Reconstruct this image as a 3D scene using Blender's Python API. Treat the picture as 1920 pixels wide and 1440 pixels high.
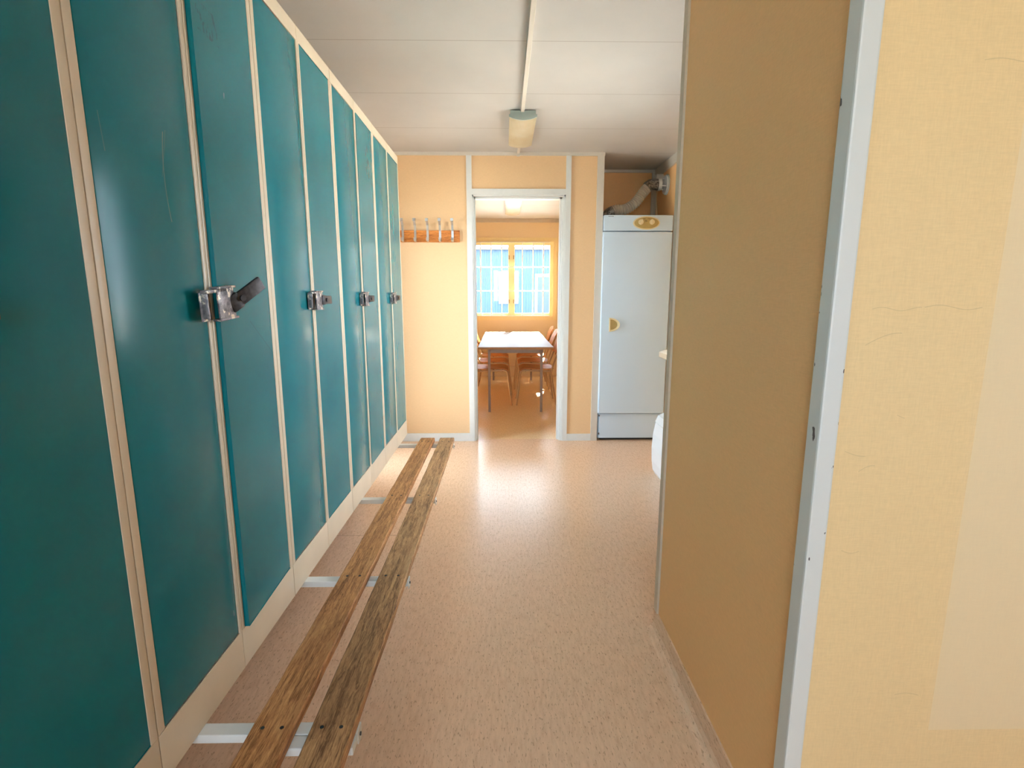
import bpy, bmesh, math, random
from mathutils import Vector, Matrix
random.seed(7)
PI = math.pi
for o in list(bpy.data.objects): bpy.data.objects.remove(o)
SC = bpy.context.scene
COL = SC.collection

# ------------------------------------------------------------------ camera
CH = 1.28
cam = bpy.data.cameras.new('camera'); camo = bpy.data.objects.new('camera', cam); COL.objects.link(camo)
cam.sensor_fit = 'HORIZONTAL'; cam.sensor_width = 36.0; cam.lens = 36.0*968/1920
cam.clip_start = 0.02; cam.clip_end = 300
_vp = Vector(((945-960)/968, -(553-720)/968, -1.0)).normalized()      # world +Y seen in camera axes
_up = Vector((0, -_vp.z, _vp.y)).normalized()
_rt = _vp.cross(_up)
R = Matrix((_rt, _vp, _up))
camo.matrix_world = Matrix.Translation((0, 0, CH)) @ R.to_4x4()
SC.camera = camo

# ------------------------------------------------------------------ light and exposure
w = bpy.data.worlds.new('sky'); SC.world = w; w.use_nodes = True
bg = w.node_tree.nodes['Background']; bg.inputs[0].default_value = (0.72, 0.87, 1.04, 1); bg.inputs[1].default_value = 7.0
sun = bpy.data.lights.new('sun', 'SUN'); suno = bpy.data.objects.new('sun', sun); COL.objects.link(suno)
sun.energy = 34.0; sun.color = (1.0, 0.93, 0.80); sun.angle = math.radians(0.6)
suno.rotation_euler = Vector((0.13, 1.0, 0.86)).to_track_quat('Z', 'Y').to_euler()
suno.location = (1, 12, 9)
def portal(name, loc, rot, sx, sy):
    l = bpy.data.lights.new(name, 'AREA'); l.shape = 'RECTANGLE'; l.size = sx; l.size_y = sy
    l.cycles.is_portal = True
    o = bpy.data.objects.new(name, l); COL.objects.link(o); o.location = loc; o.rotation_euler = rot
portal('portal_end_window', (0.115, 8.30, 1.5), (-PI/2, 0, 0), 1.4, 1.3)
portal('portal_side_door', (-1.42, 3.83, 1.05), (0, -PI/2, 0), 2.1, 0.85)
portal('portal_rear_window', (-.15, -2.25, 1.6), (PI/2, 0, 0), 1.6, 1.25)
portal('portal_rear_side', (-1.4, -1.15, 1.6), (0, -PI/2, 0), 1.0, 1.1)
portal('portal_side_window', (1.6, 2.8, 1.53), (0, PI/2, 0), 1.25, 1.7)
SC.view_settings.view_transform = 'Standard'; SC.view_settings.look = 'None'
SC.view_settings.gamma = 1; SC.view_settings.exposure = 1.50
SC.view_settings.use_curve_mapping = False

# ------------------------------------------------------------------ materials
class NT:
    def __init__(s, m): s.t = m.node_tree; s.n = s.t.nodes; s.l = s.t.links
    def node(s, k, **kw):
        n = s.n.new(k)
        for a, b in kw.items(): setattr(n, a, b)
        return n
    def math(s, op, a, b=None, c=None):
        n = s.n.new('ShaderNodeMath'); n.operation = op
        for i, v in enumerate((a, b, c)):
            if v is None: continue
            if isinstance(v, (int, float)): n.inputs[i].default_value = v
            else: s.l.new(v, n.inputs[i])
        return n.outputs[0]
    def coords(s, scale=(1, 1, 1), world=False):
        if world: src = s.n.new('ShaderNodeNewGeometry').outputs['Position']
        else: src = s.n.new('ShaderNodeTexCoord').outputs['Object']
        m = s.n.new('ShaderNodeMapping'); m.inputs['Scale'].default_value = scale
        s.l.new(src, m.inputs['Vector']); return m.outputs[0]
    def noise(s, vec, scale, detail=4, rough=.55, dist=0):
        n = s.n.new('ShaderNodeTexNoise'); n.inputs['Scale'].default_value = scale
        n.inputs['Detail'].default_value = detail; n.inputs['Roughness'].default_value = rough
        n.inputs['Distortion'].default_value = dist
        s.l.new(vec, n.inputs['Vector']); return n.outputs['Fac']
    def ramp(s, fac, stops):
        r = s.n.new('ShaderNodeValToRGB'); e = r.color_ramp.elements
        while len(e) < len(stops): e.new(0.5)
        for k, (p, c) in enumerate(stops):
            e[k].position = p; e[k].color = (c[0], c[1], c[2], 1)
        s.l.new(fac, r.inputs[0]); return r.outputs[0]
    def mix(s, fac, a, b):
        m = s.n.new('ShaderNodeMix'); m.data_type = 'RGBA'
        for sock, v in ((m.inputs[0], fac), (m.inputs[6], a), (m.inputs[7], b)):
            if isinstance(v, (int, float)): sock.default_value = v
            elif isinstance(v, tuple): sock.default_value = (v[0], v[1], v[2], 1)
            else: s.l.new(v, sock)
        return m.outputs[2]
    def bump(s, h, strength=.2, dist=.002):
        b = s.n.new('ShaderNodeBump'); b.inputs['Strength'].default_value = strength; b.inputs['Distance'].default_value = dist
        s.l.new(h, b.inputs['Height']); s.l.new(b.outputs[0], s.n['Principled BSDF'].inputs['Normal'])
    def col(s, c): s.l.new(c, s.n['Principled BSDF'].inputs['Base Color'])
    def set(s, k, v):
        i = s.n['Principled BSDF'].inputs[k]
        if isinstance(v, (int, float)): i.default_value = v
        else: s.l.new(v, i)
def lin(r, g, b):
    f = lambda c: (c/255/12.92) if c/255 <= .04045 else ((c/255+.055)/1.055)**2.4
    return (f(r), f(g), f(b))
def dk(c, k): return tuple(x*k for x in c)
def mat(name, c, rough=.5, metal=0, var=.06, nscale=30, spec=.5, bump=0, bscale=200):
    m = bpy.data.materials.new(name); m.use_nodes = True; t = NT(m)
    v = t.coords()
    f = t.noise(v, nscale)
    t.col(t.ramp(f, [(.3, dk(c, 1-var)), (.7, dk(c, 1+var))]))
    t.set('Roughness', rough); t.set('Metallic', metal); t.set('Specular IOR Level', spec)
    if bump: t.bump(t.noise(v, bscale, 2), bump)
    return m

M = {}
M['white'] = mat('white_paint', lin(222, 222, 218), .38, var=.02)
M['ceil_trim'] = mat('cream_white_trim', lin(214, 205, 192), .45, var=.02)
M['offwhite'] = mat('beige_locker_enamel', lin(214, 196, 170), .35, var=.03, nscale=12)
M['grey_plastic'] = mat('grey_plastic', lin(150, 160, 152), .5, var=.03)
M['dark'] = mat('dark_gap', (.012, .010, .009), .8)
M['alu'] = mat('aluminium_profile', lin(205, 188, 166), .55, .0, var=.04)
M['metal'] = mat('worn_steel', lin(120, 114, 112), .38, .85, var=.35, nscale=90)
def make_latchmetal():
    m = bpy.data.materials.new('paint_flecked_steel'); m.use_nodes = True; t = NT(m)
    v = t.coords(); f = t.noise(v, 70, 4, .6); g = t.noise(v, 38, 3, .6, .5)
    c = t.ramp(f, [(.35, lin(84, 78, 80)), (.62, lin(150, 140, 140))])
    pnt = t.ramp(g, [(.56, (0, 0, 0)), (.60, (1, 1, 1))])
    t.col(t.mix(pnt, c, lin(222, 206, 184))); t.set('Metallic', .45); t.set('Roughness', .45); return m
M['latch'] = make_latchmetal()
M['metal_dark'] = mat('dark_worn_steel', lin(72, 68, 68), .42, .8, var=.4, nscale=120)
M['chrome'] = mat('brushed_zinc', lin(205, 205, 205), .28, .85, var=.08)
M['appliance'] = mat('white_appliance_enamel', lin(206, 226, 244), .32, var=.012, nscale=3)
M['bin'] = mat('glossy_white_plastic', lin(230, 236, 240), .25, var=.01)
M['cream_plastic'] = mat('cream_plastic', lin(230, 214, 170), .35, var=.03)
M['khaki'] = mat('khaki_plastic', lin(186, 162, 100), .4, var=.05)
M['tube'] = mat('taupe_steel_tube', lin(150, 128, 112), .35, .3, var=.06)
M['tubec'] = mat('champagne_steel_tube', lin(196, 164, 124), .3, .5, var=.06)
M['tabletop'] = mat('pale_laminate', lin(150, 128, 112), .5, var=.04, nscale=10, spec=.15)
M['tabledge'] = mat('oak_edge', lin(176, 136, 92), .5, var=.08)
M['hose'] = mat('white_ribbed_hose', lin(214, 202, 184), .6, var=.04)
M['radiator'] = mat('cream_radiator', lin(226, 196, 150), .45, var=.02)
M['winframe'] = mat('cream_window_paint', lin(246, 226, 170), .4, var=.03)
M['barwhite'] = mat('white_bar_paint', lin(235, 230, 215), .4, var=.03)
M['black'] = mat('black_rubber', (.02, .02, .02), .5)
M['brass'] = mat('brass_catch', lin(150, 125, 80), .4, .7)
M['sheet_white'] = mat('white_sheet_metal', lin(225, 230, 232), .5, var=.02)
M['bluedoor'] = mat('grey_blue_door', lin(40, 56, 86), .5, var=.03)
M['facade'] = mat('pale_blue_sheet', lin(52, 76, 102), .55, var=.03, nscale=2)
M['roofedge'] = mat('grey_roof_edge', lin(70, 74, 70), .7)
M['gravel'] = mat('pale_gravel', lin(176, 172, 164), .9, var=.1, nscale=8)
M['exterior'] = mat('exterior_sheet', lin(190, 190, 185), .8)

def vinyl(name, c, patch=False):
    m = bpy.data.materials.new(name); m.use_nodes = True; t = NT(m)
    v1 = t.coords((1, 1, .12), True); v2 = t.coords((.12, .12, 1), True); v3 = t.coords((1, 1, 1), True)
    weave = t.math('ADD', t.noise(v1, 420, 2), t.noise(v2, 420, 2))
    big = t.noise(v3, 1.6, 3)
    c1 = t.ramp(t.math('MULTIPLY', weave, .5), [(.3, dk(c, .94)), (.7, dk(c, 1.05))])
    c2 = t.mix(t.math('MULTIPLY', big, .16), c1, dk(c, .84))
    # scuffs: thin short dark threads
    v4 = t.coords((1.2, 1.2, 14), True)
    sc = t.noise(v4, 3.0, 5, .6, 1.2)
    line = t.math('LESS_THAN', t.math('ABSOLUTE', t.math('SUBTRACT', sc, .5)), .0022)
    gate = t.math('GREATER_THAN', t.noise(v3, 5.5, 2), .66)
    c3 = t.mix(t.math('MULTIPLY', t.math('MULTIPLY', line, gate), .22), c2, dk(c, .45))
    if patch:   # unfaded rectangle where something used to hang
        sep = t.node('ShaderNodeSeparateXYZ'); t.l.new(t.n.new('ShaderNodeNewGeometry').outputs['Position'], sep.inputs[0])
        a = t.math('MULTIPLY', t.math('GREATER_THAN', sep.outputs[0], .882), t.math('GREATER_THAN', sep.outputs[2], .386))
        c3 = t.mix(t.math('MULTIPLY', a, .6), c3, lin(236, 216, 180))
        # pencil-like scuffs at their own places
        def arc(x0, x1, z0, amp, k, wd):
            dx = t.math('SUBTRACT', sep.outputs[0], x0)
            zc = t.math('ADD', z0, t.math('MULTIPLY', amp, t.math('SINE', t.math('MULTIPLY', dx, k))))
            l = t.math('LESS_THAN', t.math('ABSOLUTE', t.math('SUBTRACT', sep.outputs[2], zc)), wd)
            inx = t.math('MULTIPLY', t.math('GREATER_THAN', sep.outputs[0], x0), t.math('LESS_THAN', sep.outputs[0], x1))
            return t.math('MULTIPLY', l, inx)
        for a_ in [(.66, .75, 1.255, .003, 90, .0007), (.755, .86, 1.258, .004, 60, .0009), (.655, .72, 1.19, .022, 26, .0009), (.80, .93, 1.665, .003, 60, .0008), (.64, .68, .99, -.01, 40, .0008), (.67, .70, .95, .012, 60, .0008), (.73, .745, 1.06, -.008, 60, .0008), (.655, .69, .79, -.006, 80, .0008), (.80, .85, .47, .004, 70, .0009)]:
            c3 = t.mix(t.math('MULTIPLY', arc(*a_), .22), c3, dk(c, .35))
    t.col(c3); t.set('Roughness', .55); t.set('Specular IOR Level', .35)
    t.bump(weave, .12, .0008)
    return m
WALLC = lin(238, 208, 156)
M['vinyl'] = vinyl('yellow_woven_vinyl', lin(236, 198, 152))
M['vinyl_patch'] = vinyl('yellow_woven_vinyl_scuffed', WALLC, True)
M['vinyl_orange'] = vinyl('apricot_woven_vinyl', lin(246, 224, 186))
M['vinyl_brown'] = vinyl('ochre_woven_vinyl', lin(252, 199, 138))

def make_floor(name, ca, cb, cs):
    m = bpy.data.materials.new(name); m.use_nodes = True; t = NT(m)
    v = t.coords((1, .22, 1), True); v3 = t.coords((1, 1, 1), True)
    f = t.noise(v, 90, 5, .65)
    base = t.ramp(f, [(.28, cb), (.5, ca), (.75, dk(ca, 1.10))])
    sp = t.math('GREATER_THAN', t.noise(t.coords((1, .28, 1), True), 200, 2, .5), .640)
    c = t.mix(t.math('MULTIPLY', sp, .55), base, cs)
    big = t.noise(v3, 2.2, 4)
    c = t.mix(t.math('MULTIPLY', big, .14), c, dk(ca, .78))
    sep = t.node('ShaderNodeSeparateXYZ'); t.l.new(t.n.new('ShaderNodeNewGeometry').outputs['Position'], sep.inputs[0])
    seam = t.math('LESS_THAN', t.math('ABSOLUTE', t.math('SUBTRACT', sep.outputs[1], 2.62)), .0022)
    seam = t.math('MULTIPLY', seam, t.math('LESS_THAN', sep.outputs[0], -.43))
    c = t.mix(t.math('MULTIPLY', seam, .5), c, dk(cs, .6))
    t.col(c)
    worn = t.noise(v3, 3, 2)
    t.set('Roughness', .27)
    t.set('Specular IOR Level', .55)
    t.bump(t.noise(t.coords((1, .5, 1), True), 60, 3), .02, .0005)
    return m
M['floor'] = make_floor('speckled_linoleum', lin(240, 203, 170), lin(226, 184, 150), lin(168, 124, 94))
M['floor_far'] = make_floor('end_room_speckled_linoleum', lin(246, 216, 172), lin(238, 202, 152), lin(184, 136, 90))  # end-room floor has its own base colour, paler than the front floor

def make_ceiling():
    m = bpy.data.materials.new('painted_ceiling_board'); m.use_nodes = True; t = NT(m)
    v = t.coords((1, 1, 1), True)
    c = t.ramp(t.noise(v, 3, 3), [(.3, lin(193, 188, 184)), (.7, lin(199, 194, 190))])
    sep = t.node('ShaderNodeSeparateXYZ'); t.l.new(t.n.new('ShaderNodeNewGeometry').outputs['Position'], sep.inputs[0])
    fr = t.math('PINGPONG', t.math('SUBTRACT', sep.outputs[1], 2.582), .3128)
    d = t.math('LESS_THAN', fr, .0022)
    c = t.mix(t.math('MULTIPLY', d, .55), c, lin(120, 100, 84))
    t.col(c); t.set('Roughness', .6); t.bump(t.noise(v, 220, 2), .25, .0008)
    return m
M['ceiling'] = make_ceiling()

def make_teal():
    m = bpy.data.materials.new('teal_locker_enamel'); m.use_nodes = True; t = NT(m)
    v = t.coords((1, 1, 1), True)
    c = t.ramp(t.noise(v, 5, 4), [(.3, lin(0, 108, 116)), (.7, lin(0, 116, 124))])
    sep = t.node('ShaderNodeSeparateXYZ'); t.l.new(t.n.new('ShaderNodeNewGeometry').outputs['Position'], sep.inputs[0])
    Y, Z = sep.outputs[1], sep.outputs[2]
    def scr(y0, z0, k, za, zb, wd, colr, amt, lean=0):
        nonlocal c
        dz = t.math('SUBTRACT', Z, z0)
        yc = t.math('ADD', t.math('ADD', y0, t.math('MULTIPLY', lean, dz)), t.math('MULTIPLY', k, t.math('MULTIPLY', dz, dz)))
        l = t.math('LESS_THAN', t.math('ABSOLUTE', t.math('SUBTRACT', Y, yc)), wd)
        g = t.math('MULTIPLY', t.math('GREATER_THAN', Z, za), t.math('LESS_THAN', Z, zb))
        c = t.mix(t.math('MULTIPLY', t.math('MULTIPLY', l, g), amt), c, colr)
    pale = lin(120, 150, 130); dark = lin(6, 48, 52)
    scr(1.046, 1.50, 1.3, 1.42, 1.585, .0011, pale, .55)
    scr(1.056, 1.56, -.4, 1.50, 1.59, .0007, pale, .30, .25)
    scr(.895, 1.55, 0, 1.51, 1.57, .0008, pale, .3, -.1)
    scr(1.34, 1.20, 0, 1.10, 1.215, .0010, dark, .55, -1.35)
    # a smudged mark high on the ajar door
    n = t.noise(t.coords((1, 30, 12), True), 3.5, 3)
    g = t.math('MULTIPLY', t.math('LESS_THAN', t.math('ABSOLUTE', t.math('SUBTRACT', Y, 1.235)), .045),
               t.math('LESS_THAN', t.math('ABSOLUTE', t.math('SUBTRACT', Z, 1.855)), .03))
    c = t.mix(t.math('MULTIPLY', t.math('MULTIPLY', g, t.math('GREATER_THAN', n, .57)), .4), c, dark)
    t.col(c)
    smear = t.noise(t.coords((1, 6, 1.2), True), 2.4, 4, .6, .8)
    t.set('Roughness', t.math('ADD', .12, t.math('MULTIPLY', smear, .20)))
    t.set('Specular IOR Level', .28)
    t.bump(t.noise(v, 6, 2), .05, .004)
    return m
M['teal'] = make_teal()

def make_wood(name, ca, cb, cd, axis='Y', s=1.0, knots=True, rough=.55, stain=.5):
    m = bpy.data.materials.new(name); m.use_nodes = True; t = NT(m)
    sc = {'Y': (1, .07, 1), 'X': (.07, 1, 1), 'Z': (1, 1, .07)}[axis]
    v = t.coords(sc); v3 = t.coords((1, .35, 1) if axis == 'Y' else (1, 1, 1))
    warp = t.noise(v3, 9*s, 3)
    fib = t.noise(t.coords({'Y': (1, .10, 1), 'X': (.10, 1, 1), 'Z': (1, 1, .10)}[axis]), 240*s, 5, .75, 1.0)
    n = t.node('ShaderNodeTexNoise'); n.inputs['Scale'].default_value = 34*s; n.inputs['Distortion'].default_value = 2.2
    n.inputs['Detail'].default_value = 3; t.l.new(v, n.inputs['Vector'])
    g = t.math('ADD', t.math('MULTIPLY', n.outputs['Fac'], .4), t.math('MULTIPLY', fib, .6))
    c = t.ramp(g, [(.40, cd), (.5, cb), (.60, ca)])
    if knots:
        c = t.mix(t.math('MULTIPLY', t.math('GREATER_THAN', warp, .52), stain*.5), c, cd)
        blot = t.ramp(t.noise(v3, 5*s, 5, .7, .8), [(.5, (0, 0, 0)), (.68, (1, 1, 1))])
        c = t.mix(t.math('MULTIPLY', blot, stain), c, dk(cd, .55))
    t.col(c); t.set('Roughness', rough); t.set('Specular IOR Level', .35)
    t.bump(fib, .35, .0012)
    return m
M['slat_a'] = make_wood('worn_brown_plank', lin(222, 164, 108), lin(194, 134, 82), lin(130, 82, 44), stain=.30)
M['slat_b'] = make_wood('grey_brown_weathered_plank', lin(216, 168, 118), lin(186, 138, 92), lin(118, 80, 48), stain=.42)
M['rackwood'] = make_wood('orange_pine', lin(226, 148, 74), lin(208, 126, 54), lin(160, 88, 34), axis='X', knots=False, rough=.4)
M['ply'] = make_wood('orange_plywood', lin(224, 158, 86), lin(206, 136, 66), lin(170, 104, 46), axis='X', knots=False, rough=.48)

def make_tape():
    m = bpy.data.materials.new('silver_duct_tape'); m.use_nodes = True; t = NT(m)
    v = t.coords(); f = t.noise(v, 45, 4, .6, 1.5)
    t.col(t.ramp(f, [(.35, lin(60, 56, 52)), (.6, lin(150, 146, 140))])); t.set('Metallic', .6); t.set('Roughness', .4)
    t.bump(f, .6, .006); return m
M['tape'] = make_tape()
def make_lens():
    m = bpy.data.materials.new('prismatic_diffuser'); m.use_nodes = True; t = NT(m)
    v = t.coords((1, 1, 1)); wv = t.node('ShaderNodeTexWave'); wv.inputs['Scale'].default_value = 60; wv.bands_direction = 'X'
    t.l.new(v, wv.inputs['Vector'])
    t.col(t.ramp(t.noise(v, 6, 3), [(.3, lin(214, 196, 160)), (.7, lin(226, 212, 182))]))
    t.set('Roughness', .22); t.set('Transmission Weight', .25); t.set('Subsurface Weight', .0); t.bump(wv.outputs['Fac'], .3, .001); return m
M['lens'] = make_lens()
def make_glass():
    m = bpy.data.materials.new('window_glass'); m.use_nodes = True; t = NT(m)
    for n in list(t.n):
        if n.type == 'BSDF_PRINCIPLED': t.n.remove(n)
    a = t.node('ShaderNodeBsdfTransparent'); a.inputs[0].default_value = (.97, .985, .98, 1)
    b = t.node('ShaderNodeBsdfGlossy'); b.inputs['Roughness'].default_value = .02
    f = t.node('ShaderNodeFresnel'); f.inputs[0].default_value = 1.45
    mx = t.node('ShaderNodeMixShader'); t.l.new(f.outputs[0], mx.inputs[0]); t.l.new(a.outputs[0], mx.inputs[1]); t.l.new(b.outputs[0], mx.inputs[2])
    t.l.new(mx.outputs[0], t.n['Material Output'].inputs[0]); return m
M['glass'] = make_glass()
def make_paintchip():
    m = bpy.data.materials.new('chipped_white_paint'); m.use_nodes = True; t = NT(m)
    v = t.coords((1, 1, .45), True)
    chip = t.math('GREATER_THAN', t.noise(v, 42, 3, .5), .695)
    t.col(t.mix(chip, lin(218, 220, 216), lin(92, 84, 84))); t.set('Roughness', .45); return m
M['chipped'] = make_paintchip()

# ------------------------------------------------------------------ mesh helpers
class MB:
    def __init__(s): s.bm = bmesh.new()
    def box(s, x0, x1, y0, y1, z0, z1, bev=0, seg=2):
        r = bmesh.ops.create_cube(s.bm, size=1)
        vs = r['verts']
        for v in vs:
            v.co = Vector(((x0+x1)/2+v.co.x*(x1-x0), (y0+y1)/2+v.co.y*(y1-y0), (z0+z1)/2+v.co.z*(z1-z0)))
        if bev:
            es = list({e for v in vs for e in v.link_edges})
            bmesh.ops.bevel(s.bm, geom=es, offset=bev, segments=seg, profile=.6, affect='EDGES')
        return s
    def cyl(s, p, q, r, seg=20, r2=None, caps=True):
        p, q = Vector(p), Vector(q); d = q-p
        rr = bmesh.ops.create_cone(s.bm, cap_ends=caps, segments=seg, radius1=r, radius2=r if r2 is None else r2, depth=d.length)
        m = Matrix.Translation((p+q)/2) @ d.to_track_quat('Z', 'Y').to_matrix().to_4x4()
        bmesh.ops.transform(s.bm, matrix=m, verts=rr['verts']); return s
    def prism(s, pts, axis, a, b):
        """closed 2D outline extruded along an axis; pts are the two other coordinates in xyz order"""
        def mk(u, v, t):
            return {'x': (t, u, v), 'y': (u, t, v), 'z': (u, v, t)}[axis]
        A = [s.bm.verts.new(mk(u, v, a)) for u, v in pts]; B = [s.bm.verts.new(mk(u, v, b)) for u, v in pts]
        n = len(pts)
        s.bm.faces.new(A); s.bm.faces.new(B[::-1])
        for i in range(n):
            j = (i+1) % n; s.bm.faces.new((A[j], A[i], B[i], B[j]))
        return s
    def tube(s, pts, r, seg=12, fillet=0, fseg=6, closed_caps=True, rfun=None):
        P = [Vector(p) for p in pts]
        if fillet:
            Q = [P[0]]
            for i in range(1, len(P)-1):
                a, b, c = P[i-1], P[i], P[i+1]
                da, dc = (a-b), (c-b); f = min(fillet, da.length*.48, dc.length*.48)
                p0 = b+da.normalized()*f; p2 = b+dc.normalized()*f
                for k in range(fseg+1):
                    t = k/fseg; Q.append(p0*(1-t)**2+b*2*t*(1-t)+p2*t*t)
            Q.append(P[-1]); P = Q
        T = [(P[min(i+1, len(P)-1)]-P[max(i-1, 0)]).normalized() for i in range(len(P))]
        nrm = T[0].orthogonal().normalized(); rings = []
        for i, p in enumerate(P):
            nrm = (nrm-T[i]*nrm.dot(T[i])).normalized(); bn = T[i].cross(nrm)
            ri = r if rfun is None else rfun(i/(len(P)-1))
            rings.append([s.bm.verts.new(p+(nrm*math.cos(2*PI*k/seg)+bn*math.sin(2*PI*k/seg))*ri) for k in range(seg)])
        for i in range(len(rings)-1):
            for k in range(seg):
                s.bm.faces.new((rings[i][k], rings[i][(k+1) % seg], rings[i+1][(k+1) % seg], rings[i+1][k]))
        s.bm.faces.new(rings[0][::-1]); s.bm.faces.new(rings[-1]); return s
    def grid(s, fn, nu, nv, th):
        """thick sheet: fn(u,v)->point, thickened along -normal"""
        V = [[Vector(fn(i/nu, j/nv)) for j in range(nv+1)] for i in range(nu+1)]
        def N(i, j):
            a = V[min(i+1, nu)][j]-V[max(i-1, 0)][j]; b = V[i][min(j+1, nv)]-V[i][max(j-1, 0)]
            return a.cross(b).normalized()
        A = [[s.bm.verts.new(V[i][j]) for j in range(nv+1)] for i in range(nu+1)]
        B = [[s.bm.verts.new(V[i][j]-N(i, j)*th) for j in range(nv+1)] for i in range(nu+1)]
        for i in range(nu):
            for j in range(nv):
                s.bm.faces.new((A[i][j], A[i+1][j], A[i+1][j+1], A[i][j+1]))
                s.bm.faces.new((B[i][j+1], B[i+1][j+1], B[i+1][j], B[i][j]))
        for i in range(nu):
            s.bm.faces.new((A[i+1][0], A[i][0], B[i][0], B[i+1][0])); s.bm.faces.new((A[i][nv], A[i+1][nv], B[i+1][nv], B[i][nv]))
        for j in range(nv):
            s.bm.faces.new((A[0][j], A[0][j+1], B[0][j+1], B[0][j])); s.bm.faces.new((A[nu][j+1], A[nu][j], B[nu][j], B[nu][j+1]))
        return s
    def xf(s, m):
        bmesh.ops.transform(s.bm, matrix=m, verts=s.bm.verts[:]); return s
    def build(s, name, m, parent=None, smooth=False, **tg):
        bmesh.ops.recalc_face_normals(s.bm, faces=s.bm.faces[:])
        me = bpy.data.meshes.new(name); s.bm.to_mesh(me); s.bm.free()
        me.materials.append(m)
        if smooth:
            for p in me.polygons: p.use_smooth = True
            me.set_sharp_from_angle(angle=math.radians(38))
        o = bpy.data.objects.new(name, me); COL.objects.link(o)
        if parent: o.parent = parent
        for k, v in tg.items(): o[k] = v
        return o
def B(*a, **k): return MB().box(*a, **k)
def struct(name, mb, m, parent=None):
    o = mb.build(name, m, parent)
    if not parent: o['kind'] = 'structure'
    return o
def thing(name, label, cat, loc=(0, 0, 0), rz=0, group=None):
    o = bpy.data.objects.new(name, None); o.empty_display_size = .1; COL.objects.link(o)
    o.location = loc; o.rotation_euler = (0, 0, rz); o['label'] = label; o['category'] = cat
    if group: o['group'] = group
    return o
def copy_tree(o, parent=None):
    c = o.copy(); COL.objects.link(c)
    if parent: c.parent = parent
    for ch in list(KIDS.get(o.name, [])) : copy_tree(ch, c)
    return c
KIDS = {}
def index_kids():
    KIDS.clear()
    for o in bpy.data.objects:
        if o.parent: KIDS.setdefault(o.parent.name, []).append(o)

# ------------------------------------------------------------------ the setting
CEIL = 2.42; XL = -1.27; XR = 1.42; WY = 4.45; EY = 8.15
struct('floor', B(XL-.1, 2.5, -2.3, WY+.05, -.12, 0), M['floor'])
struct('floor_end_room', B(XL-.1, 1.1, WY+.05, EY+.1, -.12, 0), M['floor_far'])
struct('ceiling', B(XL-.1, 2.5, -2.3, WY+.05, CEIL, CEIL+.12).box(XL-.1, 1.56, WY+.05, EY+.35, CEIL+.0, CEIL+.12), M['ceiling'])
DY0, DY1, DZ = 3.44, 4.22, 2.06            # side door opening in the left wall
struct('wall_left', B(XL-.1, XL, -2.3, -1.7, 0, CEIL).box(XL-.1, XL, -.6, DY0, 0, CEIL).box(XL-.1, XL, -1.7, -.6, 0, 1.1).box(XL-.1, XL, -1.7, -.6, 2.05, CEIL).box(XL-.1, XL, DY1, EY+.1, 0, CEIL).box(XL-.1, XL, DY0, DY1, DZ, CEIL), M['vinyl'])
# wall between the two rooms
OX0, OX1, OZ = -.262, .511, 2.092
struct('wall_middle', B(XL, OX0, WY, WY+.09, 0, CEIL).box(OX0, OX1, WY, WY+.09, OZ, CEIL).box(OX1, .79, WY, WY+.09, 0, CEIL), M['vinyl'])
# niche for the drying cabinet
struct('wall_niche_left', B(.79, .815, WY, 5.10, 0, CEIL), M['vinyl'])
struct('wall_niche_back', B(.815, XR, 5.03, 5.10, 0, CEIL), M['vinyl_brown'])
# right wall with a window opening above the shelf (unseen behind the partition, enlarged to brighten the middle floor)
RW0, RW1, RWZ0, RWZ1 = 1.98, 3.62, .95, 2.12
struct('wall_right', B(XR, XR+.1, .99, RW0, 0, CEIL).box(XR, XR+.1, RW1, 5.1, 0, CEIL).box(XR, XR+.1, RW0, RW1, 0, RWZ0).box(XR, XR+.1, RW0, RW1, RWZ1, CEIL), M['vinyl_brown'])
# partition: panel running away from the camera and the wall facing the camera
struct('wall_partition', B(.588, .65, .945, 1.815, 0, CEIL), M['vinyl_brown'])
struct('wall_facing', B(.600, 2.4, .925, .99, 0, CEIL), M['vinyl_patch'])
struct('wall_near_right', B(2.3, 2.4, -2.3, .925, 0, CEIL), M['vinyl'])
# rear wall with window
struct('wall_rear', B(XL, -.9, -2.2, -2.1, 0, CEIL).box(.6, 2.3, -2.2, -2.1, 0, CEIL).box(-.9, .6, -2.2, -2.1, 0, 1.0).box(-.9, .6, -2.2, -2.1, 2.2, CEIL), M['vinyl'])
# end room
WX0, WX1, WZ0, WZ1 = -.56, .79, .93, 2.10
struct('wall_end', B(XL, WX0, EY, EY+.1, 0, CEIL).box(WX1, 1.1, EY, EY+.1, 0, CEIL).box(WX0, WX1, EY, EY+.1, 0, WZ0).box(WX0, WX1, EY, EY+.1, WZ1, CEIL), M['vinyl_orange'])
struct('wall_end_right', B(1.0, 1.1, 5.10, EY, 0, CEIL), M['vinyl_orange'])
# trims
struct('trim_1', B(-.306, -.262, WY-.012, WY, 0, 2.395), M['white'])
struct('trim_2', B(.511, .553, WY-.012, WY, 0, 2.395), M['white'])
struct('trim_3', B(.766, .822, WY-.014, WY, 0, 2.395).box(.790, .822, WY, WY+.02, 0, 2.395), M['ceil_trim'])
struct('trim_4', B(XL, .826, WY-.016, WY, 2.395, CEIL), M['ceil_trim'])
struct('trim_5', B(.815, XR, 5.015, 5.03, 2.395, CEIL), M['ceil_trim'])
struct('trim_6', B(XR-.02, XR, .99, 5.03, 2.345, CEIL), M['ceil_trim'])
struct('trim_7', B(XR-.045, XR, 5.015, 5.03, 0, 2.395), M['ceil_trim'])
struct('trim_8', B(.575, .610, .905, .945, 0, CEIL, bev=.004), M['chipped'])
struct('trim_9', B(.580, .588, 1.787, 1.823, .078, CEIL).box(.588, .655, 1.815, 1.823, .078, CEIL), M['alu'])
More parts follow.
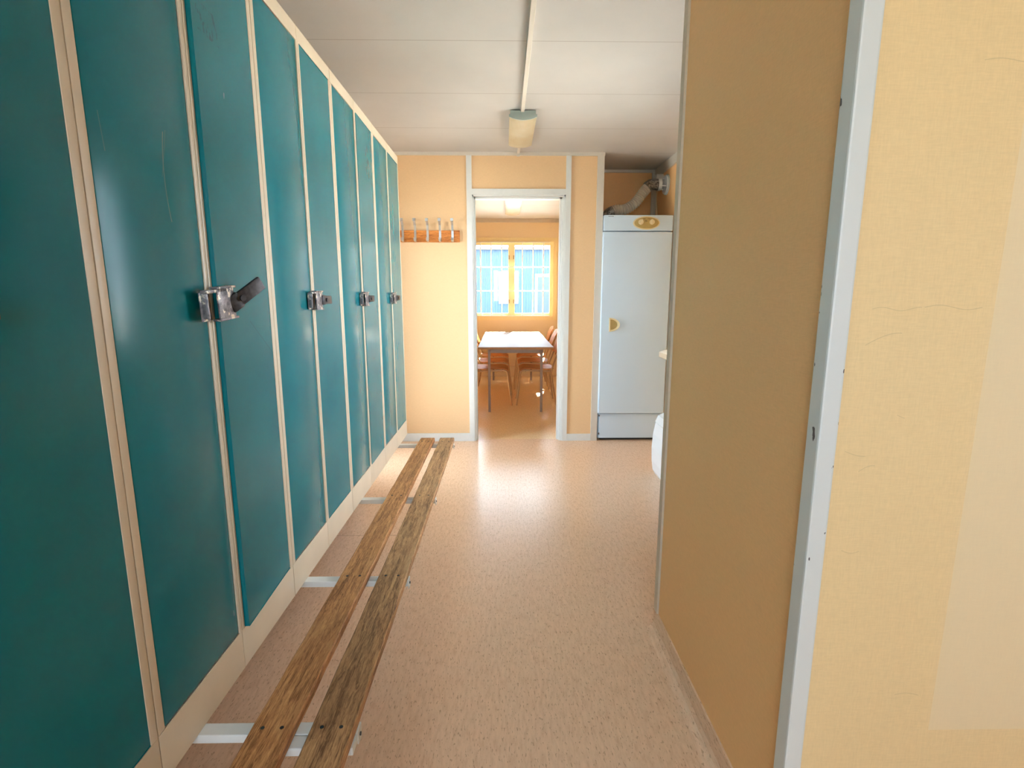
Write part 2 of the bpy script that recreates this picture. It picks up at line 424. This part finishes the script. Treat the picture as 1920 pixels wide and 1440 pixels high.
struct('trim_10', B(XL, 1.0, EY-.02, EY, 2.365, CEIL), M['ceil_trim'])
struct('baseboard_left', B(XL, -.306, WY-.012, WY, 0, .072, bev=.002), M['white'])
struct('baseboard_right', B(.553, .766, WY-.012, WY, 0, .062, bev=.002), M['white'])
struct('baseboard_end', B(XL, 1.0, EY-.012, EY, 0, .07), M['vinyl_orange'])
# coved linoleum skirting of the partition
cv = [(.588, 0), (.548, 0), (.562, .003), (.573, .010), (.580, .024), (.582, .078), (.588, .078)]
struct('baseboard_partition', MB().prism(cv, 'y', .945, 1.823).box(.582, .65, 1.815, 1.829, 0, .078), M['floor'])
# doorway lining
struct('door_2', B(-.262, -.249, WY-.006, WY+.10, 0, OZ).box(.498, .511, WY-.006, WY+.10, 0, OZ).box(-.262, .511, WY-.006, WY+.10, 2.079, OZ)
       .box(-.249, -.236, WY+.03, WY+.10, 0, 2.079).box(.468, .498, WY+.03, WY+.10, 0, 2.079).box(-.249, .498, WY+.03, WY+.10, 2.066, 2.079)
       .box(.484, .498, WY+.005, WY+.03, 0, 2.079)
       .box(-.262, .511, WY-.012, WY, 2.092, 2.137), M['white'])

# windows
def window(n, x0, x1, z0, z1, y, depth, m, catches=True):
    """window in a wall facing -y; y is the room-side face of the wall"""
    f = B(x0-.03, x0+.03, y-.018, y+depth, z0-.04, z1+.04).box(x1-.03, x1+.03, y-.018, y+depth, z0-.04, z1+.04)
    f.box(x0+.03, x1-.03, y-.018, y+depth, z0-.04, z0+.02).box(x0+.03, x1-.03, y-.018, y+depth, z1-.02, z1+.04)
    xm = (x0+x1)/2
    w_ = f.build('window_%d' % n, m); w_['kind'] = 'structure'
    for a, b in ((x0+.03, xm+.002), (xm-.002+.004, x1-.03)):
        s = B(a, a+.05, y+.01, y+.05, z0+.02, z1-.02).box(b-.05, b, y+.01, y+.05, z0+.02, z1-.02)
        s.box(a+.05, b-.05, y+.01, y+.05, z0+.02, z0+.07).box(a+.05, b-.05, y+.01, y+.05, z1-.07, z1-.02)
        so = s.build('sash', m, w_)
        B(a+.05, b-.05, y+.028, y+.032, z0+.07, z1-.07).build('pane', M['glass'], so)
    if catches:
        for zc in (z0+.25, z1-.25):
            for dx in (-.035, .035):
                B(xm+dx-.006, xm+dx+.006, y-.006, y+.01, zc-.03, zc+.03, bev=.002).build('window_catch', M['brass'], w_)
    return w_
window(1, WX0, WX1, WZ0, WZ1, EY, .09, M['winframe'])
w2 = window(2, -.9, .6, 1.0, 2.2, -2.2, .09, M['white'], False)
w3 = B(XR-.015, XR+.09, RW0, RW0+.05, RWZ0, RWZ1).box(XR-.015, XR+.09, RW1-.05, RW1, RWZ0, RWZ1).box(XR-.015, XR+.09, RW0+.05, RW1-.05, RWZ0, RWZ0+.05).box(XR-.015, XR+.09, RW0+.05, RW1-.05, RWZ1-.05, RWZ1).build('window_3', M['white'])
w3['kind'] = 'structure'
B(XR+.04, XR+.044, RW0+.05, RW1-.05, RWZ0+.05, RWZ1-.05).build('pane', M['glass'], w3)
w4 = B(XL-.09, XL+.015, -1.7, -1.65, 1.1, 2.05).box(XL-.09, XL+.015, -.65, -.6, 1.1, 2.05).box(XL-.09, XL+.015, -1.65, -.65, 1.1, 1.15).box(XL-.09, XL+.015, -1.65, -.65, 2.0, 2.05).build('window_4', M['white'])  # unseen rear-left window, added to light the partition face
w4['kind'] = 'structure'
B(XL-.044, XL-.040, -1.65, -.65, 1.15, 2.0).build('pane', M['glass'], w4)
# glazed outer door in the left wall
d1 = B(XL-.09, XL+.01, DY0-.05, DY0+.03, 0, DZ+.05).box(XL-.09, XL+.01, DY1-.03, DY1+.05, 0, DZ+.05).box(XL-.09, XL+.01, DY0+.03, DY1-.03, DZ-.03, DZ+.05).build('door_1', M['white'])
d1['kind'] = 'structure'
lf = B(XL-.06, XL-.02, DY0+.03, DY0+.11, .01, DZ-.03).box(XL-.06, XL-.02, DY1-.11, DY1-.03, .01, DZ-.03).box(XL-.06, XL-.02, DY0+.11, DY1-.11, .01, .10).box(XL-.06, XL-.02, DY0+.11, DY1-.11, DZ-.13, DZ-.03).build('door_leaf', M['white'], d1)
B(XL-.042, XL-.038, DY0+.11, DY1-.11, .10, DZ-.13).build('pane', M['glass'], lf)

# outside
struct('ground', B(-60, 60, -40, 90, -.45, -.25), M['gravel'])
FY = 31.0
fc = MB()
pts = []; x = -9.0; p = .16
while x < 9.0:
    pts += [(x, 0), (x+p*.45, 0), (x+p*.6, -.05), (x+p*.85, -.05)]; x += p
pts += [(9.0, 0), (9.0, .3), (-9.0, .3)]
fc.prism([(a, FY+b) for a, b in pts], 'z', -.25, 3.86)
bld = thing('warehouse', 'pale blue corrugated steel building seen through the end-room window', 'building', (0, FY, -.25))
def kid(mb, nm, m, par, loc):  # mesh built in world coordinates, re-based to its thing
    mb.xf(Matrix.Translation(-Vector(loc))); return mb.build(nm, m, par)
BL = (0, FY, -.25)
kid(fc, 'wall', M['facade'], bld, BL)
kid(B(-9.2, 9.2, FY-.25, FY+.4, 3.86, 4.0), 'roof_edge', M['roofedge'], bld, BL)
kid(B(1.83, 2.87, FY-.12, FY-.04, -.25, 2.42).box(1.83, 2.87, FY-.14, FY-.04, 2.36, 2.50), 'door_frame', M['sheet_white'], bld, BL)
kid(B(1.97, 2.75, FY-.14, FY-.11, -.2, 2.33), 'door', M['bluedoor'], bld, BL)
wf = kid(B(-.30, .84, FY-.14, FY-.04, .78, 2.62), 'window_frame', M['sheet_white'], bld, BL)
kid(B(.18, .72, FY-.16, FY-.13, .88, 1.95), 'window_pane', M['facade'], wf, BL)

# ------------------------------------------------------------------ window bars
bars = thing('window_grille', 'white steel bar grille across the end-room window', 'window bars', (0.1, 8.125, .95))
gb = (0.1, 8.125, .95)
for xx in (-.52, -.358, -.195, -.033, .285, .448, .607):
    kid(MB().cyl((xx, 8.118, .955), (xx, 8.118, 2.075), .008, 8), 'upright_bar', M['barwhite'], bars, gb)
for zz in (1.34, 1.70):
    kid(MB().cyl((-.56, 8.107, zz), (.70, 8.107, zz), .007, 8), 'cross_bar', M['barwhite'], bars, gb)
kid(B(-.57, .71, 8.108, 8.132, 2.065, 2.08), 'top_rail', M['barwhite'], bars, gb)
kid(B(-.57, .71, 8.108, 8.132, .952, .965), 'bottom_rail', M['barwhite'], bars, gb)

# ------------------------------------------------------------------ lockers
LX = -.645; LZ0 = .368; LH = 1.738; LW = .622; LD = .52; L0 = .845-LW
def make_locker():
    t = thing('locker', 'x', 'locker', (LX, L0, LZ0), group='teal lockers along the left wall')
    b = MB()
    # carcass: local x = 0 front (room side), -LD back; y along the row; z up
    b.box(-LD, -.002, .001, .020, 0, LH).box(-LD, -.002, LW-.020, LW-.001, 0, LH)
    b.box(-LD, -LD+.004, .020, LW-.020, 0, LH).box(-LD, -.002, .020, LW-.020, 0, .10).box(-LD, -.002, .020, LW-.020, LH-.045, LH)
    b.box(-LD, -.002, LW/2-.010, LW/2+.010, .10, LH-.045)
    b.build('carcass', M['offwhite'], t)
    f = MB()
    f.box(-.004, 0, .0012, .0195, .1005, LH-.0455, bev=.0012).box(-.004, 0, LW-.0195, LW-.0012, .1005, LH-.0455, bev=.0012)
    f.box(-.003, .0015, LW/2-.0125, LW/2-.001, .1005, LH-.0455, bev=.001).box(-.003, .0015, LW/2+.001, LW/2+.0125, .1005, LH-.0455, bev=.001)
    f.box(-.004, 0, .0012, LW/2-.0006, 0, .100, bev=.001).box(-.004, 0, LW/2+.0006, LW-.0012, 0, .100, bev=.001)
    f.box(-.004, 0, .0012, LW/2-.0006, LH-.045, LH, bev=.001).box(-.004, 0, LW/2+.0006, LW-.0012, LH-.045, LH, bev=.001)
    f.build('face_frame', M['offwhite'], t, smooth=True)
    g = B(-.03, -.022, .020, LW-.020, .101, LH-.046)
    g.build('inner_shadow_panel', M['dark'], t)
    W_ = LW/2-.0125-.0195-.004
    def door(y0, s):
        d = MB().box(-.0150, .0, 0, s*W_, 0, LH-.10-.045-.006, bev=.0014)
        o = d.build('door', M['teal'], t, smooth=True); o.location = (-.0012, y0, .103); return o
    dl = door(.0215, 1); dr = door(LW-.0215, -1)
    # latch: local origin at the centre post
    la = MB()
    la.box(.0, .004, -.052, -.022, -.035, .018, bev=.001)         # plate on the left door
    la.box(.004, .016, -.052, -.048, -.030, .016, bev=.001)
    la.box(.004, .018, -.052, .012, .016, .022, bev=.001)
    la.box(.014, .018, -.018, .040, -.034, .022, bev=.001)        # hasp plate
    la.box(.002, .018, -.018, .050, .022, .026, bev=.001).box(.002, .018, -.018, .050, -.038, -.034, bev=.001)
    la.box(.0, .016, .040, .056, -.022, .012, bev=.002)
    la.build('latch', M['latch'], t, smooth=True).location = (.0006, LW/2, .900)
    lt = [c for c in bpy.data.objects if c.name.startswith('latch')][-1]
    lv = MB().box(.012, .024, -.016, .010, -.016, .016, bev=.003).box(.016, .024, .0, .070, -.014, .014, bev=.003)
    lv.cyl((.020, .012, 0), (.028, .012, 0), .006, 12)
    lo = lv.build('latch_lever', M['metal_dark'], lt, smooth=True); lo.location = (0, .048, -.005)
    return t, dl, dr, lt, lo
l0, dl0, dr0, lt0, lo0 = make_locker()
index_kids()
labels = ['teal two-door locker nearest the camera, cut off by the left edge of the view',
          'teal two-door locker with its right door slightly ajar and latch lever swung upward',
          'middle teal locker of the row, the one after the locker with the ajar door',
          'teal locker second from the far end, with window light shining on its right door',
          'teal locker at the far end of the row, nearest the coat rack']
l0['label'] = labels[0]
lockers = [l0]
for i in range(1, 5):
    c = l0.copy(); COL.objects.link(c); c.location.y = L0+LW*i; c['label'] = labels[i]
    for ch in KIDS[l0.name]:
        cc = ch.copy(); COL.objects.link(cc); cc.parent = c
        for g_ in KIDS.get(ch.name, []):
            gg = g_.copy(); COL.objects.link(gg); gg.parent = cc
            if i == 1: gg.rotation_euler = (math.radians(30), 0, math.radians(-28)); gg.location.x = .004
        if ch.name.startswith('door'):
            right = ch.location.y > .3
            if i == 1 and right: cc.rotation_euler.z = math.radians(2.7)*1; cc['label'] = 'slightly ajar door'
            elif right: cc.rotation_euler.z = math.radians([0, 0, .25, .9, .35][i])
            else: cc.rotation_euler.z = math.radians([0, 0, .0, -.0, -.15][i])
        if ch.name.startswith('latch') and i == 1: cc.location.x += .010; cc.rotation_euler = (math.radians(4), 0, 0); cc.scale = (1.15, 1.15, 1.15)
    lockers.append(c)

# ------------------------------------------------------------------ bench
be = (-.42, 1.4, 0)
bench = thing('bench', 'long bench of two worn brown wooden slats in front of the teal lockers', 'bench', be)
ST = .368; TH = .024
def slat(x0, x1, y0, y1, m, lab):
    mb = MB()
    n = 40; hx = (x1-x0)/2
    r = random.Random(int(abs(x0)*1000))
    def ring(y, k):
        j = r.uniform(-.0012, .0012); b = .003
        return [(x0+j, ST+b), (x0+b+j, ST), (x1-b+j, ST), (x1+j, ST+b), (x1+j, ST+TH-b), (x1-b+j, ST+TH), (x0+b+j, ST+TH), (x0+j, ST+TH-b)]
    R_ = []
    for k in range(n+1):
        y = y0+(y1-y0)*k/n
        R_.append([mb.bm.verts.new((a, y, b)) for a, b in ring(y, k)])
    for k in range(n):
        for q in range(8): mb.bm.faces.new((R_[k][q], R_[k][(q+1) % 8], R_[k+1][(q+1) % 8], R_[k+1][q]))
    mb.bm.faces.new(R_[0]); mb.bm.faces.new(R_[-1][::-1])
    mb.xf(Matrix.Translation(-Vector(be)))
    o = mb.build('slat', m, bench, smooth=True, label=lab); return o
s1 = slat(-.528, -.440, -.35, 3.16, M['slat_a'], 'reddish brown slat nearer the lockers')
s2 = slat(-.405, -.315, -.35, 3.16, M['slat_b'], 'greyer weathered slat on the aisle side')
SY = [-.20, .38, .985, 1.575, 2.25, 3.115]
for k, yy in enumerate(SY):
    br = B(-1.20, -.312, yy-.032, yy, ST-.020, ST, bev=.002)
    br.box(-1.19, -1.16, yy-.030, yy-.002, 0, ST-.020).box(-.99, -.96, yy-.030, yy-.002, 0, ST-.020)
    if k in (2,): br.box(-.47, -.312, yy-.066, yy-.034, ST-.020, ST-.001, bev=.002)
    kid(br, 'bracket', M['white'] if k < 4 else M['ceil_trim'], bench, be)
    kid(B(-.314, -.311, yy-.028, yy-.006, ST-.030, ST-.001), 'end_plate', M['ceil_trim'], bench, be)
    kid(MB().cyl((-.312, yy-.017, ST-.014), (-.3085, yy-.017, ST-.014), .004, 10), 'end_screw', M['black'], bench, be)
    for sl, xs in ((s1, (-.505, -.465)), (s2, (-.382, -.342))):
        for xx in xs:
            c = MB().cyl((xx, yy-.04, ST+TH-.002), (xx, yy-.04, ST+TH+.0006), .0042, 10)
            c.xf(Matrix.Translation(-Vector(be))); c.build('screw', M['black'], sl)

# ------------------------------------------------------------------ coat rack
ro = (-.63, WY, 1.76)
rack = thing('coat_rack', 'orange pine coat rack with metal hooks on the yellow wall beside the lockers', 'coat rack', ro)
kid(B(-.905, -.366, WY-.018, WY, 1.712, 1.806, bev=.002), 'board', M['rackwood'], rack, ro)
hk = None
for k in range(5):
    xx = -.835+k*.1025
    pr = [(WY-.018, 1.718), (WY-.020, 1.80), (WY-.032, 1.84), (WY-.058, 1.872), (WY-.075, 1.885)]
    h = MB()
    prof = [(-.018, 1.714), (-.052, 1.722), (-.060, 1.745), (-.052, 1.745), (-.046, 1.732), (-.024, 1.726),
            (-.024, 1.80), (-.034, 1.845), (-.066, 1.875), (-.070, 1.895), (-.062, 1.895), (-.058, 1.880), (-.028, 1.852), (-.018, 1.80)]
    h.prism([(WY+a, b) for a, b in prof], 'x', xx-.009, xx+.009)
    h.box(xx-.012, xx+.012, WY-.076, WY-.060, 1.872, 1.897, bev=.003)
    kid(h, 'hook', M['chrome'], rack, ro)

# ------------------------------------------------------------------ ceiling lamps and cable duct
def arcpts(x0, x1, z0, sag, n=12):
    return [(x0+(x1-x0)*k/n, z0-sag*math.sin(PI*k/n)**.8) for k in range(n+1)]
def lamp(lab, x0, x1, y0, y1):
    t = thing('ceiling_lamp', lab, 'ceiling lamp', ((x0+x1)/2, (y0+y1)/2, CEIL))
    lo = ((x0+x1)/2, (y0+y1)/2, CEIL)
    kid(B(x0+.008, x1-.008, y0+.012, y1-.012, CEIL-.030, CEIL-.003, bev=.002), 'housing', M['grey_plastic'], t, lo)
    P = arcpts(x0+.003, x1-.003, CEIL-.040, .019)
    kid(MB().prism([(x1-.003, CEIL-.031)]+[(x0+.003, CEIL-.031)]+P, 'y', y0+.012, y1-.004), 'diffuser', M['lens'], t, lo)
    P = arcpts(x0, x1, CEIL-.041, .021)
    kid(MB().prism([(x1, CEIL-.028), (x0, CEIL-.028)]+P, 'y', y0, y0+.0125).box(x0+.01, x1-.01, y0, y0+.014, CEIL-.030, CEIL-.006), 'end_cap', M['grey_plastic'], t, lo)
    kid(MB().prism([(x1-.004, CEIL-.029), (x0+.004, CEIL-.029)]+arcpts(x0+.004, x1-.004, CEIL-.040, .018), 'y', y1-.0045, y1), 'end_cap', M['khaki'], t, lo)
    return t
lamp('shallow ceiling lamp with beige ribbed diffuser above the walkway to the doorway', .034, .211, 3.46, 4.10)
lamp('long shallow ceiling lamp over the table in the end room', .015, .225, 6.16, 7.45)
cd = B(.108, .130, -1.5, 3.475, CEIL-.016, CEIL, bev=.002).box(.108, .130, 4.10, WY-.014, CEIL-.016, CEIL, bev=.002).box(.105, .132, WY-.032, WY-.016, 2.385, CEIL, bev=.002)
cd.build('cable_duct', M['ceil_trim'], label='thin white cable duct running along the ceiling to the lamp', category='cable duct')

# ------------------------------------------------------------------ drying cabinet
cx0, cx1, cy0 = .826, 1.402, 4.425
cl = ((cx0+cx1)/2, cy0+.28, 0)
cab = thing('drying_cabinet', 'tall white drying cabinet in the niche with two knobs on top panel', 'drying cabinet', cl)
kid(B(cx0+.004, cx1-.004, cy0+.03, 4.99, .02, 1.93, bev=.004), 'body', M['appliance'], cab, cl)
kid(B(cx0+.012, cx1-.012, cy0+.012, cy0+.030, .025, .245, bev=.003), 'plinth_panel', M['appliance'], cab, cl)
kid(B(cx0+.03, cx1-.03, cy0+.05, 4.96, 0, .02), 'foot_rail', M['black'], cab, cl)
cp = kid(B(cx0, cx1, cy0-.012, cy0+.030, 1.803, 1.93, bev=.008, seg=3), 'control_panel', M['appliance'], cab, cl)
dr = kid(B(cx0-.004, cx1, cy0-.014, cy0+.028, .252, 1.797, bev=.010, seg=3), 'door', M['appliance'], cab, cl)
def ell(cxx, cz, a, b, n=40): return [(cxx+a*math.cos(2*PI*k/n), cz+b*math.sin(2*PI*k/n)) for k in range(n)]
kid(MB().prism(ell(1.178, 1.866, .110, .053), 'y', cy0-.018, cy0-.010), 'oval_bezel', M['cream_plastic'], cp, cl)
kid(MB().prism(ell(1.178, 1.866, .100, .045), 'y', cy0-.021, cy0-.016), 'oval_plate', M['khaki'], cp, cl)
for xx, an in ((1.130, 25), (1.222, -8)):
    k = MB().cyl((xx, cy0-.020, 1.872), (xx, cy0-.030, 1.872), .021, 28)
    g = B(xx-.006, xx+.006, cy0-.042, cy0-.028, 1.853, 1.893, bev=.002)
    g.xf(Matrix.Translation((xx, 0, 1.872)) @ Matrix.Rotation(math.radians(an), 4, 'Y') @ Matrix.Translation((-xx, 0, -1.872)))
    me_ = bpy.data.meshes.new('t'); g.bm.to_mesh(me_); k.bm.from_mesh(me_); g.bm.free()
    kid(k, 'knob', M['cream_plastic'], cp, cl)
mk = MB()
for a, b, z in ((1.148, 1.166, 1.898), (1.186, 1.206, 1.898), (1.166, 1.178, 1.884), (1.164, 1.184, 1.877)): mk.box(a, b, cy0-.0218, cy0-.0205, z, z+.0022)
kid(mk, 'dial_markings', M['metal_dark'], cp, cl)
mk = MB(); x = .862
for wd in (.006, .004, .005, .006, .004, .006, .004, .006, .005):
    mk.box(x, x+wd*.7, cy0-.0130, cy0-.0118, 1.917, 1.921); x += wd
kid(mk, 'maker_mark', M['metal_dark'], cp, cl)
# D shaped recessed handle
hx, hz = .895, 1.03
def dshape(x, z, r, h, n=20): return [(x, z-h)]+[(x+r*math.sin(PI*k/n), z-h*math.cos(PI*k/n)) for k in range(0, n+1)]
ring = MB()
Po = dshape(hx, hz, .088, .058)[1:]; Pi = dshape(hx+.010, hz, .060, .044)[1:]
n_ = len(Po)
vo = [[ring.bm.verts.new((a, y, b)) for a, b in Po] for y in (cy0-.014, cy0-.032)]
vi = [[ring.bm.verts.new((a, y, b)) for a, b in Pi] for y in (cy0-.014, cy0-.028)]
for i in range(n_):
    j = (i+1) % n_
    ring.bm.faces.new((vo[0][i], vo[0][j], vo[1][j], vo[1][i])); ring.bm.faces.new((vo[1][i], vo[1][j], vi[1][j], vi[1][i])); ring.bm.faces.new((vi[1][i], vi[1][j], vi[0][j], vi[0][i]))
kid(ring, 'handle', M['cream_plastic'], dr, cl)
kid(MB().prism(Pi, 'y', cy0-.0155, cy0-.013), 'handle_recess', M['khaki'], dr, cl)
for zz in (.235, .07):
    kid(B(cx0+.006, cx0+.016, cy0+.004, cy0+.014, zz-.012, zz+.004), 'hinge_pin', M['metal'], cab, cl)

# exhaust hose from cabinet top to the wall
hl = (1.10, 4.70, 1.93)
hose = thing('exhaust_hose', 'white ribbed exhaust hose rising from the cabinet top to a wall vent', 'hose', hl)
ctrl = [Vector(p) for p in ((.925, 4.70, 1.985), (.975, 4.70, 2.012), (1.06, 4.70, 2.018), (1.15, 4.70, 2.075), (1.21, 4.70, 2.155), (1.265, 4.70, 2.215))]
def cr(P, n):
    out = []
    Q = [P[0]*2-P[1]]+P+[P[-1]*2-P[-2]]
    for i in range(1, len(Q)-2):
        for k in range(n):
            t = k/n; a, b, c, d = Q[i-1:i+3]
            out.append(.5*((2*b)+(c-a)*t+(2*a-5*b+4*c-d)*t*t+(3*b-a-3*c+d)*t*t*t))
    out.append(P[-1]); return out
pth = cr(ctrl, 34)
N_ = len(pth)-1
kid(MB().tube(pth, .044, 24, rfun=lambda t: .041+.006*math.sin(t*N_*2*PI/6.0)), 'ribbed_hose', M['hose'], hose, hl)
kid(MB().tube([(.90, 4.70, 1.932), (.90, 4.70, 1.962), (.93, 4.70, 1.988), (.955, 4.70, 2.000)], .048, 24), 'tape_collar', M['tape'], hose, hl)
kid(MB().tube([(1.245, 4.70, 2.200), (1.275, 4.70, 2.222), (1.31, 4.70, 2.228), (1.345, 4.70, 2.225)], .049, 20, rfun=lambda t: .048+.004*math.sin(t*9)), 'tape_wrap', M['tape'], hose, hl)
kid(MB().cyl((1.338, 4.70, 2.225), (1.362, 4.70, 2.225), .052, 28).cyl((1.362, 4.70, 2.225), (1.368, 4.70, 2.225), .046, 28), 'collar', M['bin'], hose, hl)
for a in (80, 200, 320):
    dy, dz = math.cos(math.radians(a))*.044, math.sin(math.radians(a))*.044
    kid(MB().cyl((1.36, 4.70+dy, 2.225+dz), (1.402, 4.70+dy*1.2, 2.225+dz*1.2), .006, 8), 'vent_arm', M['bin'], hose, hl)
kid(MB().cyl((1.398, 4.70, 2.225), (1.410, 4.70, 2.225), .078, 36).cyl((1.412, 4.70, 2.225), (1.420, 4.70, 2.225), .085, 36), 'wall_flange', M['bin'], hose, hl)
B(1.355, 1.42, 4.80, 4.87, 2.26, 2.335, bev=.004).build('junction_box', M['white'], label='small white junction box on the niche wall above the hose', category='junction box')
kx = MB().tube([(1.40, 4.86, 2.26), (1.375, 4.86, 2.15), (1.388, 4.86, 2.03), (1.398, 4.86, 1.932)], .0035, 8, fillet=.03)
kx.build('cable', M['cream_plastic'], label='thin pale cable hanging beside the exhaust hose onto the cabinet', category='cable')

# ------------------------------------------------------------------ shelf and bin at right
sh = MB().prism([(1.035, 2.0), (1.42, 2.0), (1.42, 3.56), (1.12, 3.56), (1.035, 3.42)], 'z', .872, .905)
so = thing('wall_shelf', 'beige laminate shelf end poking out from behind the partition', 'shelf', (1.2, 2.8, .872))
kid(sh, 'board', M['offwhite'], so, (1.2, 2.8, .872))
for yy in (2.2, 3.2): kid(B(1.12, 1.42, yy-.012, yy+.012, .842, .872).box(1.395, 1.42, yy-.012, yy+.012, .66, .842), 'shelf_bracket', M['metal'], so, (1.2, 2.8, .872))
bn = MB()
prof = [(1.40, 0), (1.095, 0), (1.078, .03), (1.068, .10), (1.064, .20), (1.070, .30), (1.085, .38), (1.105, .425), (1.14, .445), (1.40, .452)]
bb = (1.24, 3.34, 0)
bino = thing('waste_bin', 'white bulging plastic bin on the floor half hidden by the partition', 'bin', bb)
kid(MB().prism(prof[:7]+[(1.40, .38)], 'y', 3.10, 3.585), 'body', M['bin'], bino, bb)
kid(MB().prism([(1.082, .385), (1.102, .430), (1.14, .450), (1.40, .458), (1.40, .385)], 'y', 3.095, 3.590), 'lid', M['bin'], bino, bb)

# ------------------------------------------------------------------ table
tl = (.125, 6.67, 0)
tab = thing('dining_table', 'long table with pale laminate top and brown steel legs in the end room', 'table', tl)
TX0, TX1, TY0, TY1 = -.28, .53, 5.50, 7.85
kid(B(TX0, TX1, TY0, TY1, .728, .730, bev=.0005), 'laminate_top', M['tabletop'], tab, tl)
kid(B(TX0, TX1, TY0, TY1, .704, .728, bev=.001), 'tabletop', M['tabledge'], tab, tl)
ap = B(TX0+.12, TX1-.12, TY0+.085, TY0+.11, .658, .704).box(TX0+.12, TX1-.12, TY1-.11, TY1-.085, .658, .704).box(TX0+.105, TX0+.13, TY0+.085, TY1-.085, .66, .704).box(TX1-.13, TX1-.105, TY0+.085, TY1-.085, .66, .704)
kid(ap, 'apron', M['tube'], tab, tl)
for lx in (-.163, .408):
    for ly in (5.60, 7.76):
        kid(B(lx-.014, lx+.014, ly-.014, ly+.014, 0, .704, bev=.002), 'leg', M['tube'], tab, tl)

# ------------------------------------------------------------------ chairs
def make_chair():
    t = thing('chair', 'x', 'chair')
    HW = .205
    for s in (-1, 1):
        y = s*HW
        MB().tube([(.235, y, .0), (.185, y, .418), (-.165, y, .405)], .0105, 10, fillet=.045).build('leg_frame', M['tubec'], t, smooth=True)
        MB().tube([(-.235, y, 0), (-.165, y, .40), (-.200, y*.98, .50), (-.315, y*.92, .80)], .0105, 10, fillet=.05).build('back_frame', M['tubec'], t, smooth=True)
    for xx, zz in ((.13, .408), (-.13, .398)):
        MB().tube([(xx, -HW, zz), (xx, HW, zz)], .009, 10).build('cross_rail', M['tubec'], t, smooth=True)
    def sf(u, v):
        x = -.195+.395*u; y = (v-.5)*.40
        z = .432+.012*u - .030*max(0, (u-.82)/.18)**2 + .012*max(0, (.15-u)/.15) - .008*math.sin(PI*v)*math.sin(PI*min(1, u*1.1))
        return (x, y, z)
    MB().grid(sf, 16, 8, .011).build('seat', M['ply'], t, smooth=True)
    def bf(u, v):
        z = .60+.235*u; y = (v-.5)*.40*(1-.06*u)
        x = -.228-(z-.58)*.38 - .028*math.sin(PI*v) + .016
        z -= .030*(2*v-1)**4*u**4
        return (x, y, z)
    MB().grid(bf, 10, 12, .011).build('backrest', M['ply'], t, smooth=True)
    return t
ch0 = make_chair(); index_kids()
spots = [(.378, 6.14, PI, 'wooden tubular chair on the right of the table, nearest the doorway'),
         (.378, 6.77, PI, 'wooden chair in the middle on the right side of the table'),
         (.38, 7.42, PI, 'wooden chair on the right of the table, nearest the window'),
         (-.148, 6.14, 0, 'wooden tubular chair on the left of the table, nearest the doorway'),
         (-.14, 6.78, 0, 'wooden chair in the middle on the left side of the table'),
         (-.138, 7.42, 0, 'wooden chair on the left of the table, nearest the window')]
for i, (x, y, a, lab) in enumerate(spots):
    if i == 0: c = ch0
    else:
        c = ch0.copy(); COL.objects.link(c)
        for k in KIDS[ch0.name]:
            kk = k.copy(); COL.objects.link(kk); kk.parent = c
    c.location = (x, y, 0); c.rotation_euler.z = a; c['label'] = lab; c['group'] = 'chairs around the end room table'

# ------------------------------------------------------------------ radiator below the window
rl = (.1, 8.1, .18)
rad = thing('radiator', 'cream panel radiator on the wall below the end-room window', 'radiator', rl)
kid(B(-.35, .55, 8.07, 8.11, .17, .60, bev=.008), 'panel', M['radiator'], rad, rl)
for a in (-.30, .46): kid(B(a, a+.04, 8.11, 8.15, .25, .52), 'wall_bracket', M['metal'], rad, rl)
